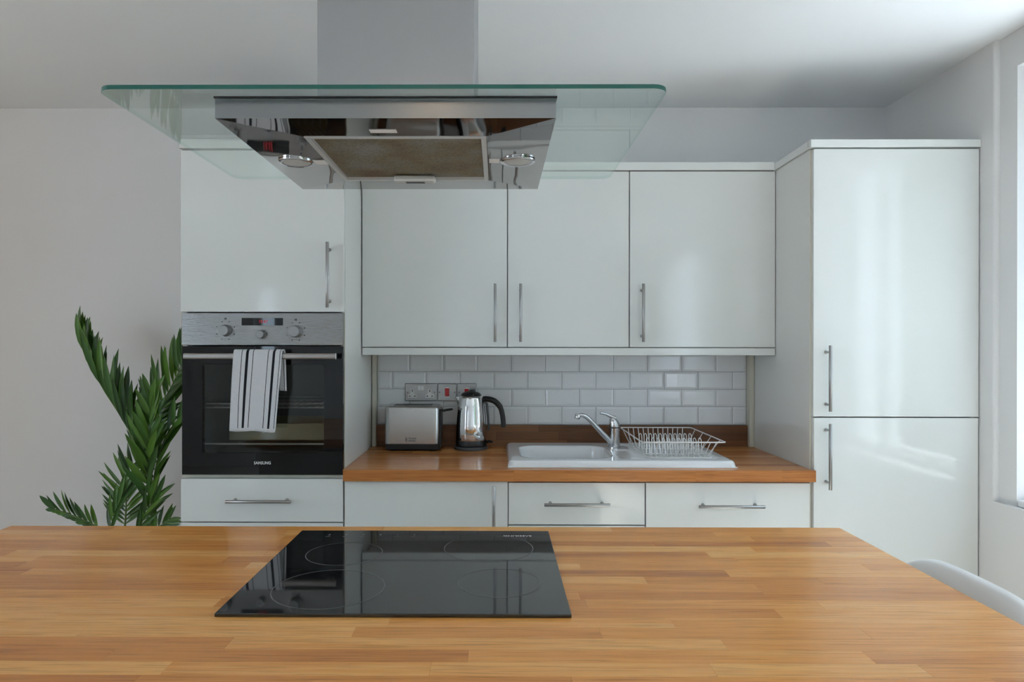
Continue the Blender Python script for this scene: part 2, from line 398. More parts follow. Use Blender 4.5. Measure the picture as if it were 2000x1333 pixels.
# unseen house block, added to shape the daylight and the fridge door reflections
T = thing('daylight_house_block', 'pale house block added out of view to shape the daylight through the window', 'house', (10.5, 3.4, -.3))
box('wall', 8.5, 12.5, -2.2, 9.0, -.3, 5.0, mat('pale_render', (.82, .82, .82), .9), T, 0)
bmr = bmesh.new(); vs = [bmr.verts.new(p) for p in ((8.2, -2.5, 5.0), (12.8, -2.5, 5.0), (10.5, -2.5, 6.6), (8.2, 9.3, 5.0), (12.8, 9.3, 5.0), (10.5, 9.3, 6.6))]
for q in ((0, 1, 2), (3, 5, 4), (0, 2, 5, 3), (1, 4, 5, 2), (0, 3, 4, 1)): bmr.faces.new([vs[i] for i in q])
finish('roof', bmr, mat('slate_roof', (.10, .10, .11), .7), T)

bmh = bmesh.new(); add_box(bmh, 5.2, 6.4, -12.0, -2.7, -.3, 4.3)  # hedge block out of view, added to cut the sky light reaching the fridge
bmesh.ops.subdivide_edges(bmh, edges=bmh.edges, cuts=9, use_grid_fill=True); rh = random.Random(2)
for v in bmh.verts: v.co += Vector((rh.gauss(0, .09), rh.gauss(0, .09), rh.gauss(0, .09) if v.co.z > 0 else 0))
tag(finish('sky_blocking_hedge', bmh, mat('hedge_green', (.06, .08, .045), .9)), 'tall dark green hedge added out of view to keep sky light off the fridge doors', 'hedge')

# ------------------------------------------------------------------ cabinets
def add_handle(bm, c, L, vert, y_face, out=.034):
    """bar handle: round bar with two posts; c = (x, z) of bar centre"""
    x, z = c; yb = y_face-out
    d = (0, 0, 1) if vert else (1, 0, 0); d = Vector(d); C = Vector((x, yb, z))
    add_tube(bm, [C-d*L/2, C-d*(L/2-.001), C+d*(L/2-.001), C+d*L/2], [.0052, .0060, .0060, .0052], 14)
    for s in (-1, 1):
        p = C+d*s*(L/2-.024)
        add_tube(bm, [p+Vector((0, out-.0002, 0)), p+Vector((0, out-.003, 0)), p+Vector((0, out-.004, 0)), p], [.0065, .0065, .0045, .0045], 10)
def handle(parent, c, vert, y_face, L=.2366):
    bm = bmesh.new(); add_handle(bm, c, L, vert, y_face); return finish('handle', bm, bar_m, parent, angle=50)
def front(name, parent, x0, x1, z0, z1, yf, hc=None, vert=True, th=.019):
    o = box(name, x0, x1, yf, yf+th, z0, z1, white_gloss, parent, .0016, 2)
    if hc: handle(o, hc, vert, yf)
    return o
def carcass(parent, x0, x1, y0, y1, z0, z1, extra=(), m=None, top=True, name='body'):
    t = .016
    l = [(x0, x0+t, y0, y1, z0, z1), (x1-t, x1, y0, y1, z0, z1), (x0+t, x1-t, y0, y1, z0, z0+t), (x0+t, x1-t, y1-.008, y1, z0+t, z1)]
    if top: l.append((x0+t, x1-t, y0, y1-.008, z1-t, z1))
    return boxes(name, l+list(extra), m or carc, parent)
YW = YB-.001
# tall oven housing
T = thing('oven_cabinet', 'tall white gloss cabinet housing the black built-in oven', 'cabinet', (-.3, .3, 0))
carcass(T, -.6, -.0012, .021, YW, .12, 2.078, [(-.584, -.017, .021, YW-.01, 1.462, 1.478), (-.584, -.017, .021, YW-.01, .872, .886)])
boxes('carcass_edging', [(-.5995, -.593, .0195, .0208, .874, 1.48), (-.0085, -.0018, .0195, .0208, .874, 1.48), (-.593, -.0085, .0195, .0208, .874, .884)], cream, T)
front('door', T, -.5995, -.002, 1.4825, 2.0735, 0, (-.054, 1.615), True)
front('drawer', T, -.5985, -.0045, .7145, .8715, 0, (-.3035, .7956), False)
front('drawer', T, -.5985, -.0045, .43, .7105, 0, (-.3035, .64), False)
front('drawer', T, -.5985, -.0045, .125, .426, 0, (-.3035, .35), False)
box('plinth', -.598, -.003, .055, .07, .001, .12, plinth_m, T)
box('cornice', -.606, -.0005, -.004, YW, 2.0805, 2.108, white_gloss, T, .002)

# wall cabinets
YU = .3138
for x0, x1, hx, lab in ((.003, .598, .5497, 'white gloss wall cabinet next to the oven housing, above the toaster'),
                        (.602, 1.098, .6535, 'narrowest white gloss wall cabinet, between the two wider ones'),
                        (1.102, 1.6965, 1.151, 'white gloss wall cabinet against the tall fridge cabinet, above the dish rack')):
    T = thing('wall_cabinet', lab, 'cabinet', ((x0+x1)/2, .45, 1.34), 'row of wall cabinets')
    carcass(T, x0-.0015, x1+.0015, YU+.0205, YW, 1.353, 2.076)
    front('door', T, x0, x1, 1.3545, 2.0755, YU, (hx, 1.4935), True)
tag(box('cabinet_cornice', .001, 1.6975, YU-.006, YW, 2.0795, 2.1125, white_gloss, None, .002), 'white cornice strip along the tops of the wall cabinets', 'cornice')
tag(box('cabinet_pelmet', .0035, 1.6965, YU-.002, YU+.017, 1.321, 1.3505, white_gloss, None, .002), 'white pelmet strip under the row of wall cabinets', 'pelmet')

# tall fridge cabinet
T = thing('fridge_cabinet', 'tall white gloss fridge cabinet with two stacked doors beside the window', 'cabinet', (2.0, .3, 0))
XF = 1.699
carcass(T, XF, 2.3005, .0105, YW, .12, 2.078)
boxes('carcass_edging', [(XF, XF+.005, .0092, .0104, .12, 2.078)], cream, T)
front('door', T, 1.7035, 2.300, 1.1035, 2.0735, -.010, (1.749, 1.2433), True)
front('door', T, 1.7055, 2.299, .125, 1.0995, -.010, (1.7493, .9626), True)
box('plinth', XF+.002, 2.299, .055, .07, .001, .12, plinth_m, T)
boxes('cornice', [(XF-.0085, 2.3035, -.016, .010, 2.0795, 2.107), (XF-.0085, XF+.02, .010, YU-.007, 2.0795, 2.107)], white_gloss, T, .0015)

# base cabinets
ZT = .868
T = thing('base_cabinet', 'white base cabinet with one door and upright handle beside the oven housing', 'cabinet', (.3, .3, 0))
carcass(T, .0005, .5985, .021, YW-.001, .12, ZT)
front('door', T, .001, .597, .125, .8635, 0, (.5467, .7344), True)
box('plinth', .002, .597, .055, .07, .001, .12, plinth_m, T)
T = thing('base_cabinet', 'narrow white base cabinet of drawers below the sink bowl', 'cabinet', (.85, .3, 0))
carcass(T, .5995, 1.0985, .021, YW-.001, .12, ZT, top=False)
front('drawer', T, .6, 1.0965, .707, .860, 0, (.8465, .7865), False)
front('drawer', T, .6, 1.0965, .43, .7025, 0, (.8465, .63), False)
front('drawer', T, .6, 1.0965, .125, .426, 0, (.8465, .35), False)
box('plinth', .601, 1.0965, .055, .07, .001, .12, plinth_m, T)
T = thing('base_cabinet', 'white base cabinet with a deep drawer front beside the fridge cabinet', 'cabinet', (1.4, .3, 0))
carcass(T, 1.0995, 1.698, .021, YW-.001, .12, ZT)
front('drawer', T, 1.1005, 1.697, .49, .860, 0, (1.402, .7808), False)
front('drawer', T, 1.1005, 1.697, .125, .486, 0, (1.402, .40), False)
box('plinth', 1.101, 1.697, .055, .07, .001, .12, plinth_m, T)

# ------------------------------------------------------------------ worktops made of staves
bmu = bmesh.new(); add_box(bmu, -.5, .5, -.5, .5, -.5, .5)
unit = bpy.data.meshes.new('stave'); bmesh.ops.recalc_face_normals(bmu, faces=bmu.faces); bmu.to_mesh(unit); bmu.free()
unit_by = {}
def stave(parent, x0, x1, y0, y1, z0, z1, m):
    if m.name not in unit_by:
        u = unit.copy(); u.materials.append(m); unit_by[m.name] = u
    o = bpy.data.objects.new('stave', unit_by[m.name]); COL.objects.link(o); o.parent = parent
    g = .00012
    o.location = Vector(((x0+x1)/2, (y0+y1)/2, (z0+z1)/2)) - parent.location
    o.scale = (x1-x0-2*g, y1-y0-2*g, z1-z0)
def stave_field(parent, x0, x1, y0, y1, z0, z1, m, rng, pitch=.041, lens=(.28, .75), hole=None, firsts=()):
    n = round((y1-y0)/pitch); p = (y1-y0)/n
    for i in range(n):
        ya, yb = y0+i*p, y0+(i+1)*p
        spans = [(x0, x1)]
        if hole and yb > hole[2] and ya < hole[3]: spans = [(x0, hole[0]), (hole[1], x1)]
        for a, b in spans:
            x = a; L = rng.uniform(.1, lens[1])
            while x < b-1e-6:
                e = min(b, x+L)
                if b-e < .09: e = b
                stave(parent, x, e, ya, yb, z0, z1, m); x = e; L = rng.uniform(*lens)
ZI = .908
T = thing('kitchen_island', 'island with a warm oak stave worktop that carries the black hob', 'kitchen island', (.37, -1.24, 0))
stave_field(T, -.655, 1.408, -1.72, -.79, ZI-.04, ZI, oak, random.Random(11))
IX0, IX1, IY0, IY1 = -.60, 1.06, -1.50, -.84
boxes('body', [(IX0, IX1, IY0, IY1, .10, ZI-.0405)], carc, T)
box('plinth', IX0+.03, IX1-.03, IY0+.05, IY1-.05, .001, .10, plinth_m, T)
for i in range(3):
    a = IX0+.003+i*(IX1-IX0)/3; e = IX0-.003+(i+1)*(IX1-IX0)/3
    o = box('door', a, e, IY1+.0005, IY1+.0195, .11, ZI-.06, white_gloss, T, .0016)
    bm = bmesh.new(); x = e-.05
    add_tube(bm, [(x, IY1+.053, .60), (x, IY1+.053, .83)], .006, 12)
    for z in (.625, .805): add_tube(bm, [(x, IY1+.0197, z), (x, IY1+.053, z)], .0045, 8)
    finish('handle', bm, bar_m, o, angle=50)

ZW = .910
T = thing('counter_worktop', 'brown oak stave worktop running under the sink and toaster along the back wall', 'worktop', (.85, .28, ZT+.0005))
stave_field(T, .0005, 1.698, -.0115, .563, ZT+.0005, ZW, walnut, random.Random(5), lens=(.3, .8), hole=(.632, 1.02, .07, .43))
for a, b in ((.0005, .62), (.62, 1.275), (1.275, 1.585), (1.585, 1.7075)): stave(T, a, b, -.024, -.0115, ZT+.0005, ZW, walnut)
T = thing('splashback_upstand', 'dark brown wooden upstand between the worktop and the white tiles', 'upstand', (.85, .572, ZW))
rr = random.Random(3)
for z0, z1 in ((.9105, .936), (.936, .975), (.975, 1.004)):
    x = .0185
    while x < 1.676-1e-6:
        e = min(1.676, x+rr.uniform(.25, .7));  e = 1.676 if 1.676-e < .1 else e
        stave(T, x, e, .5645, .582, z0, z1, upst); x = e

# ------------------------------------------------------------------ tiled splashback
YT = .582   # tile face
G = struct(box('trim_1', .0185, 1.678, .5865, YW, 1.0045, 1.352, grout_m, bev=0)); G.name = 'trim_1'
G['label'] = 'grey grout bed behind the white metro tiles'
bm = None
P, H = .1530, .0785; gr = .0024; bevw = .009
tiles = {}
def tile_mesh(w, h):
    k = (round(w, 4), round(h, 4))
    if k not in tiles:
        bm = bmesh.new(); w2, h2 = w/2, h/2; d = .0024; bw = min(bevw, w/3, h/3)
        base = [bm.verts.new(c) for c in ((-w2, .0052, -h2), (w2, .0052, -h2), (w2, .0052, h2), (-w2, .0052, h2))]
        mid = [bm.verts.new(c) for c in ((-w2, d, -h2), (w2, d, -h2), (w2, d, h2), (-w2, d, h2))]
        top = [bm.verts.new(c) for c in ((-w2+bw, 0, -h2+bw), (w2-bw, 0, -h2+bw), (w2-bw, 0, h2-bw), (-w2+bw, 0, h2-bw))]
        bm.faces.new(top); bm.faces.new(base[::-1])
        for a, b in ((base, mid), (mid, top)):
            for i in range(4): bm.faces.new((a[i], a[(i+1) % 4], b[(i+1) % 4], b[i]))
        bmesh.ops.recalc_face_normals(bm, faces=bm.faces)
        me = bpy.data.meshes.new('tile'); bm.to_mesh(me); bm.free(); me.materials.append(tile_m); tiles[k] = me
    return tiles[k]
rr = random.Random(9)
rows = [(1.3217, 1.3515, .1642), (1.2432, 1.3217, .1642), (1.1647, 1.2432, .0851), (1.0862, 1.1647, .1642), (1.0055, 1.0862, .0851)]
rows[0] = (1.3217, 1.3515, .0851)
for z0, z1, xj in rows:
    js = [.0195] + [xj+P*k for k in range(12) if .03 < xj+P*k < 1.66] + [1.677]
    for a, b in zip(js, js[1:]):
        o = bpy.data.objects.new('tile', tile_mesh(b-a-gr, z1-z0-gr)); COL.objects.link(o); o.parent = G
        o.location = Vector(((a+b)/2, YT-.0003, (z0+z1)/2)) - G.location
        o.rotation_euler = (rr.gauss(0, .0035), 0, rr.gauss(0, .003))
# cream corner battens either side of the tiles
struct(box('trim_2', .0015, .0178, .5445, YW, ZW+.0005, 1.352, cream, bev=.001), 'cream batten in the corner by the oven housing')
struct(box('trim_3', 1.6785, 1.6978, .5445, YW, ZW+.0005, 1.352, cream, bev=.001), 'cream batten in the corner by the fridge cabinet')

# ------------------------------------------------------------------ built-in oven
T = thing('built_in_oven', 'black glass built-in oven with a steel control panel', 'oven', (-.3, .25, .888))
cp = box('control_panel', -.5955, -.0035, -.002, .030, 1.3605, 1.4785, oven_steel, T, .0015)
o = box('display', -.3745, -.2236, -.0035, -.0021, 1.433, 1.4602, black_glass, cp, .0004)
text('clock_digits', '19:47', (-.296, -.0040, 1.4464), .0175, red_led, cp, ext=.0001, sx=.9)
for (x, z, r) in ((-.4336, 1.4143, .0205), (-.1768, 1.4107, .0215), (-.3005, 1.4004, .0148)):
    lathe('knob', [(r*1.07, .0), (r*1.07, .004), (r, .006), (r*.93, .022), (r*.85, .0245)], (x, -.0022, z), knob_m, cp, 28, 'Y')
bm = bmesh.new()
for (x, z) in ((-.4336, 1.4143), (-.1768, 1.4107)):
    for k in range(8):
        a = math.radians(22+k*45); R_ = .0345
        add_box(bm, x+R_*math.cos(a)-.0019, x+R_*math.cos(a)+.0019, -.0024, -.0021, z+R_*math.sin(a)-.0015, z+R_*math.sin(a)+.0015)
    add_box(bm, x-.004, x+.004, -.0024, -.0021, z+.040, z+.0465)
finish('dial_markings', bm, print_d, cp)['kind'] = 'stuff'
dz0, dz1, wx0, wx1, wz0, wz1 = .887, 1.3565, -.518, -.0737, .967, 1.289
bm = bmesh.new(); x0, x1 = -.593, -.0038
outer = [(x0, dz0), (x1, dz0), (x1, dz1), (x0, dz1)]
inner = rrect(wx0, wx1, wz0, wz1, .008, 4)
def ring_faces(bm, y):
    o_ = [bm.verts.new((x, y, z)) for x, z in outer]; i_ = [bm.verts.new((x, y, z)) for x, z in inner]; return o_, i_
of, inf = ring_faces(bm, -.002); ob, inb = ring_faces(bm, .018)
# rounded inner outline order: top-right, top-left, bottom-left, bottom-right (5 points each)
corner = {2: range(0, 5), 3: range(5, 10), 0: range(10, 15), 1: range(15, 20)}
for oo, ii in ((of, inf), (ob, inb)):
    for c, rg in corner.items():
        rg = list(rg)
        for a, b in zip(rg, rg[1:]): bm.faces.new((oo[c], ii[a], ii[b]))
    for c, nc, a, b in ((2, 3, 4, 5), (3, 0, 9, 10), (0, 1, 14, 15), (1, 2, 19, 0)): bm.faces.new((oo[c], ii[a], ii[b], oo[nc]))
for i in range(4): bm.faces.new((of[i], of[(i+1) % 4], ob[(i+1) % 4], ob[i]))
for i in range(20): bm.faces.new((inf[i], inf[(i+1) % 20], inb[(i+1) % 20], inb[i]))
dr = finish('door', bm, black_glass, T)
box('window_pane', wx0+.0005, wx1-.0005, .002, .005, wz0+.0005, wz1-.0005, oven_glass, dr, 0)
bm = bmesh.new(); zh = 1.3212
prof = rrect(-.0085, .0085, -.011, .011, .0065, 4)
vs0 = [bm.verts.new((-.5648, -.047+a, zh+b)) for a, b in prof]; vs1 = [bm.verts.new((-.0185, -.047+a, zh+b)) for a, b in prof]
bm.faces.new(vs0[::-1]); bm.faces.new(vs1)
for i in range(len(prof)): bm.faces.new((vs0[i], vs0[(i+1) % len(prof)], vs1[(i+1) % len(prof)], vs1[i]))
hd = finish('handle', bm, mat('satin_aluminium', (.36, .33, .315), .33, 1), dr, angle=60)
for x in (-.535, -.048): box('handle_post', x-.012, x+.012, -.0385, -.0022, zh-.008, zh+.008, dark_pl, dr, .001)
box('handle_end_cap', -.0183, -.0165, -.0555, -.0385, zh-.011, zh+.011, chrome, dr, .0004)
text('brand_lettering', 'SAMSUNG', (-.2985, -.0023, .930), .0148, print_w, dr, bold=.0004, ext=.0001, sx=.92)
cx0, cx1, cz0, cz1, cb = -.535, -.06, .95, 1.31, .44
boxes('cavity', [(cx0-.01, cx0, .0195, cb, cz0, cz1), (cx1, cx1+.01, .0195, cb, cz0, cz1), (cx0, cx1, .0195, cb, cz0-.01, cz0), (cx0, cx1, .0195, cb, cz1, cz1+.01), (cx0, cx1, cb, cb+.01, cz0, cz1)], enamel, T)
bm = bmesh.new()
for z in (1.127, 1.142):
    add_tube(bm, [(cx0+.004, .06, z), (cx1-.004, .06, z)], .003, 6); add_tube(bm, [(cx0+.004, .41, z), (cx1-.004, .41, z)], .003, 6)
for i in range(18):
    x = cx0+.02+i*(cx1-cx0-.04)/17; add_tube(bm, [(x, .06, 1.127), (x, .41, 1.127)], .0018, 5)
finish('rack', bm, filter_frame, T, angle=50)
bm = bmesh.new(); a, b = -.46, -.095
add_box(bm, a, b, .10, .40, 1.0, 1.006); add_box(bm, a, b, .10, .106, 1.006, 1.062); add_box(bm, a, b, .394, .40, 1.006, 1.062)
add_box(bm, a, a+.006, .106, .394, 1.006, 1.062); add_box(bm, b-.006, b, .106, .394, 1.006, 1.062)
finish('baking_tray', bm, tray_m, T)
tube('tray_rail', [(cx0+.002, .05, .992), (cx1-.002, .05, .992)], .004, filter_frame, T, 6)

# ------------------------------------------------------------------ tea towel over the oven handle
def towel():
    bm = bmesh.new(); uvl = bm.loops.layers.uv.new('UVMap'); nu = 30
    yb, rb = -.047, .0125
    # path: front hem up, over the bar, back hem
    path = []
    for i in range(24): path.append((yb-rb-.004*math.sin(i/23*math.pi)-.003*(1-i/23), 1.055+(1.330-1.055)*i/23))
    for a in range(15, 180, 15): path.append((yb-rb*math.cos(math.radians(a)), 1.331+.0135*math.sin(math.radians(a))))
    for i in range(12): path.append((yb+rb+.001, 1.330-(1.330-1.197)*i/11))
    L = [0]
    for p, q in zip(path, path[1:]): L.append(L[-1]+math.hypot(q[0]-p[0], q[1]-p[1]))
    grid = []; nf = 24
    for k, (y, z) in enumerate(path):
        row = []
        t = max(0, min(1, (z-1.055)/(1.335-1.055)))
        if k < nf: xl = -.3955+(.0135)*t**1.0; xr = -.2315+.023*t**.8; uo = 0.
        else:
            s = min(1, (k-nf)/6); xl = -.382; xr = -.2085+.004*s
            if k > nf+11: xr = -.2045+.004*(k-nf-11)/11
        for j in range(nu+1):
            u = j/nu; x = xl+(xr-xl)*u
            w = .0022*math.sin(u*11+z*9)+.0016*math.sin(u*23+1.3-z*14)
            yy = y-(w+.002)*(1-t*.85) if k < nf else y
            zz = z-(.0035*u+.002*math.sin(u*9))*(1-t) if k < nf else z-(.002*math.sin(u*7))*(1 if k > nf+12 else 0)
            row.append((bm.verts.new((x, yy, zz)), u, L[k]/L[nf]))
        grid.append(row)
    for a, b in zip(grid, grid[1:]):
        for j in range(nu):
            f = bm.faces.new((a[j][0], a[j+1][0], b[j+1][0], b[j][0])); f.smooth = True
            for lp, s in zip(f.loops, (a[j], a[j+1], b[j+1], b[j])): lp[uvl].uv = (s[1], min(s[2], 3))
    off = Vector((-.3, -.05, 1.055)); bmesh.ops.translate(bm, verts=bm.verts, vec=-off)
    me = bpy.data.meshes.new('tea_towel'); bm.to_mesh(me); bm.free(); me.materials.append(towel_m)
    o = bpy.data.objects.new('tea_towel', me); COL.objects.link(o); o.location = off
    md = o.modifiers.new('thickness', 'SOLIDIFY'); md.thickness = .0028; md.offset = 0
    tag(o, 'white terry tea towel with black stripes hanging on the oven handle', 'tea towel')
towel()

# ------------------------------------------------------------------ island extractor hood
T = thing('extractor_hood', 'steel island extractor hood with a flat glass canopy and square chimney', 'extractor hood', (.361, -1.017, 1.76))
box('chimney', .2062, .5131, -1.157, -.877, 1.8075, ZC-.0008, steel_v, T, .0015)
hx0, hx1, hy0, hy1, hz0, hz1 = .061, .6615, -1.2884, -.7453, 1.7595, 1.7985
# canopy body: brushed sides, polished underside with an opening for the filter
fx0, fx1, fy0, fy1 = .1905, .5385, -1.197, -.8535
bm = bmesh.new()
o8 = [(hx0, hy0), (hx1, hy0), (hx1, hy1), (hx0, hy1)]; i8 = [(fx0, fy0), (fx1, fy0), (fx1, fy1), (fx0, fy1)]
ol = [bm.verts.new((x, y, hz0)) for x, y in o8]; il = [bm.verts.new((x, y, hz0-.004)) for x, y in i8]   # pressed sheet bulges down to the filter
iu = [bm.verts.new((x, y, hz0+.02)) for x, y in i8]; oh = [bm.verts.new((x, y, hz1-.004)) for x, y in o8]
for i in range(4):
    j = (i+1) % 4
    f = bm.faces.new((ol[i], ol[j], il[j], il[i])); f.material_index = 1
    f = bm.faces.new((il[i], il[j], iu[j], iu[i])); f.material_index = 1
    bm.faces.new((ol[i], ol[j], oh[j], oh[i]))
bm.faces.new(iu); bm.faces.new(oh)
can = finish('canopy', bm, steel, T); can.data.materials.append(polished)
box('gasket', hx0-.002, hx1+.002, hy0-.002, hy1+.002, hz1-.0035, hz1-.0005, black_pl, T, 0)
def glass_panel():
    bm = bmesh.new(); z0, z1 = hz1, hz1+.0075
    poly = rrect(-.133, .8525, -1.322, -.690, .028, 6); n = len(poly)
    lo = [bm.verts.new((x, y, z0)) for x, y in poly]; hi = [bm.verts.new((x, y, z1)) for x, y in poly]
    bm.faces.new(lo[::-1]); bm.faces.new(hi)
    for i in range(n): f = bm.faces.new((lo[i], lo[(i+1) % n], hi[(i+1) % n], hi[i])); f.material_index = 1 if (poly[i][1]+poly[(i+1) % n][1])/2 < -1.30 else 2
    o = finish('glass_canopy', bm, hood_glass, T); o.data.materials.append(edge_glass); o.data.materials.append(hood_side)
    o['label'] = 'clear glass sheet with green edges'
glass_panel()
z = hz0-.0045
fl = boxes('filter', [(fx0+.004, fx1-.004, fy0+.004, fy1-.004, z+.006, z+.012)], filter_m, T); fl['label'] = 'greasy brown metal mesh'
t = .011
boxes('filter_frame', [(fx0+.001, fx1-.001, fy0+.001, fy0+t, z-.001, z+.008), (fx0+.001, fx1-.001, fy1-t, fy1-.001, z-.001, z+.008), (fx0+.001, fx0+t, fy0+t, fy1-t, z-.001, z+.008), (fx1-t, fx1-.001, fy0+t, fy1-t, z-.001, z+.008)], filter_frame, fl)
# pull tab on the filter
bm = bmesh.new(); add_box(bm, .316, .412, fy1-.038, fy1-.008, z-.010, z+.004, .004, 2); pt = finish('filter_pull', bm, filter_frame, fl)
boxes('filter_pull_slot', [(.343, .387, fy1-.028, fy1-.016, z-.0107, z-.0102)], black_pl, fl)
for x, y in ((.124, -1.0165), (.602, -1.0212)):
    lathe_prof = [(.0375, 0), (.0375, .003), (.034, .005), (.029, .0035)]
    bm = bmesh.new(); add_lathe(bm, [(r, -h) for r, h in lathe_prof], (x, y, hz0-.0022), 28)
    lo_ = finish('lamp_ring', bm, chrome, T, angle=50)
    bm = bmesh.new(); add_lathe(bm, [(.0285, -.0036), (.026, -.0046), (.010, -.0052)], (x, y, hz0-.0022), 28)
    finish('lamp_lens', bm, mat('frosted_lens', (.50, .51, .50), .25), lo_, angle=50)
for a, b, c, d in ((.163, .189, -1.030, -.998), (.541, .563, -1.040, -1.008), (.322, .372, -.852, -.832), (.322, .372, -1.235, -1.212)):
    bm = bmesh.new(); zt_ = hz0-(.0042 if c > -.9 else (.0028 if c < -1.2 else .0036)); add_box(bm, a, b, c, d, zt_-.0004, zt_); finish('tape_patch', bm, tape_m, T)

# ------------------------------------------------------------------ hob
T = thing('induction_hob', 'black ceramic glass hob with thin grey ring markings set on the island', 'hob', (.386, -1.105, ZI))
hp = box('glass_top', .0895, .682, -1.360, -.8495, ZI+.0004, ZI+.0065, hob_m, T, .0012, 2)
def flat_ring(x, y, r, w=.0016):
    bm = bmesh.new(); n = 72; z = ZI+.0067; lo = []; 
    a = [bm.verts.new((x+r*math.cos(2*math.pi*i/n), y+r*math.sin(2*math.pi*i/n), z)) for i in range(n)]
    b = [bm.verts.new((x+(r-w)*math.cos(2*math.pi*i/n), y+(r-w)*math.sin(2*math.pi*i/n), z)) for i in range(n)]
    for i in range(n): bm.faces.new((a[i], a[(i+1) % n], b[(i+1) % n], b[i]))
    finish('zone_ring', bm, ring_m, hp)
for x, y, r in ((.232, -1.031, .081), (.250, -1.240, .102), (.540, -.990, .098), (.5626, -1.208, .078)): flat_ring(x, y, r)
text('brand_lettering', 'SAMSUNG', (.606, -.894, ZI+.0067), .0145, print_w, hp, rot=(0, 0, math.pi), ext=0, bold=.0002)
bm = bmesh.new(); z = ZI+.0067
for x in (.165, .205, .245, .285, .325, .365):
    add_box(bm, x-.006, x+.006, -.905, -.902, z, z+.0001); add_box(bm, x-.002, x+.002, -.893, -.884, z, z+.0001)
finish('control_markings', bm, ring_m, hp)

# ------------------------------------------------------------------ sink, tap, dish rack
def sstep(a, b, t): t = max(0, min(1, (t-a)/(b-a))); return t*t*(3-2*t)
def sdf_rr(x, y, x0, x1, y0, y1, r):
    qx = abs(x-(x0+x1)/2)-(x1-x0)/2+r; qy = abs(y-(y0+y1)/2)-(y1-y0)/2+r
    return math.hypot(max(qx, 0), max(qy, 0))+min(max(qx, qy), 0)-r
SX0, SX1, SY0, SY1, SZ = .598, 1.443, .026, .520, .9345
def sink_z(x, y):
    d = sdf_rr(x, y, SX0, SX1, SY0, SY1, .03)
    z = SZ
    if d > -.014: z -= .022*(1-math.sqrt(max(0, 1-((d+.014)/.014)**2)))if d < 0 else .022
    b = sdf_rr(x, y, .652, 1.0, .092, .412, .075)
    z -= .145*sstep(.004, -.022, b)
    # drainer
    e = sdf_rr(x, y, 1.02, 1.405, .070, .475, .05)
    tapz = sdf_rr(x, y, 1.005, 1.10, .315, .42, .03)
    m = sstep(.0, -.015, e)*sstep(0, .012, tapz)
    z -= .0045*m
    if x > 1.03: z += .0035*m*max(0, math.sin((y-.07)/.0265*2*math.pi))**.7*sstep(1.045, 1.075, x-.03*math.sin((y-.07)*7.7))
    return z
bm = bmesh.new(); nx, ny = 190, 120; grid = []
def spread(n, a, b, edge=.016, ne=5):
    # a few extra rows near the rounded outer edge
    inner = [a+edge+(b-a-2*edge)*i/(n-2*ne) for i in range(n-2*ne+1)]
    return [a+edge*i/ne for i in range(ne)] + inner + [b-edge+edge*(i+1)/ne for i in range(ne)]
xs = spread(nx, SX0, SX1); ys = spread(ny, SY0, SY1)
for y in ys:
    row = []
    for x in xs:
        px, py = x, y
        row.append(bm.verts.new((px, py, sink_z(px, py))))
    grid.append(row)
for a, b in zip(grid, grid[1:]):
    for j in range(len(xs)-1): bm.faces.new((a[j], a[j+1], b[j+1], b[j]))
rim = [grid[0][j] for j in range(len(xs))] + [r[-1] for r in grid[1:]] + [grid[-1][j] for j in range(len(xs)-2, -1, -1)] + [r[0] for r in grid[-2:0:-1]]
low = [bm.verts.new((v.co.x, v.co.y, ZW+.0004)) for v in rim]
for i in range(len(rim)): j = (i+1) % len(rim); bm.faces.new((rim[i], rim[j], low[j], low[i]))
T = thing('kitchen_sink', 'white ceramic inset sink with bowl and ridged drainer in the worktop', 'sink', (1.02, .27, ZW))
finish('basin', bm, ceramic, T, smooth=True)
lathe('plughole', [(.042, 0), (.040, .002), (.02, .001)], (.83, .25, SZ-.1448), chrome, T, 24)

tx, ty = 1.0485, .365
T = thing('mixer_tap', 'chrome single lever mixer tap standing on the white sink', 'tap', (tx, ty, SZ))
lathe('tap_body', [(.0255, 0), (.0255, .004), (.0235, .006), (.0225, .075), (.0225, .082)], (tx, ty, SZ+.0002), tap_chrome, T, 32)
lathe('collar', [(.0248, 0), (.0256, .002), (.0248, .0045)], (tx, ty, SZ+.0825), dark_pl, T, 32)
bm = bmesh.new(); c0 = SZ+.0872
add_lathe(bm, [(.0235, 0), (.0235, .010), (.0228, .018), (.0205, .026), (.0165, .033), (.010, .0375), (.003, .039)], (tx, ty, c0), 32)
for v in bm.verts:   # slanted cap, higher toward the lever side
    h = v.co.z-c0; v.co.z = c0+h*(1-.42*(v.co.x-tx)/.0235)
cap = finish('tap_cap', bm, tap_chrome, T, angle=60)
bm = bmesh.new(); add_tube(bm, smooth_path([(tx+.002, ty-.003, c0+.036), (tx-.022, ty-.008, c0+.046), (tx-.042, ty-.014, c0+.055), (tx-.062, ty-.02, c0+.059)], 4), [.009, .0085, .008, .0075, .007, .0065, .006, .0055, .0055, .0055, .0055, .006, .0062], 10)
for v in bm.verts: pass
finish('lever', bm, tap_chrome, cap, angle=60)
sp = smooth_path([(tx-.012, ty-.008, SZ+.020), (tx-.05, ty-.022, SZ+.058), (tx-.092, ty-.037, SZ+.102), (tx-.120, ty-.047, SZ+.130), (tx-.140, ty-.054, SZ+.140), (tx-.160, ty-.061, SZ+.1395)], 5)
o = tube('spout', sp, [.0115-.0035*i/(len(sp)-1) for i in range(len(sp))], tap_chrome, T, 14)
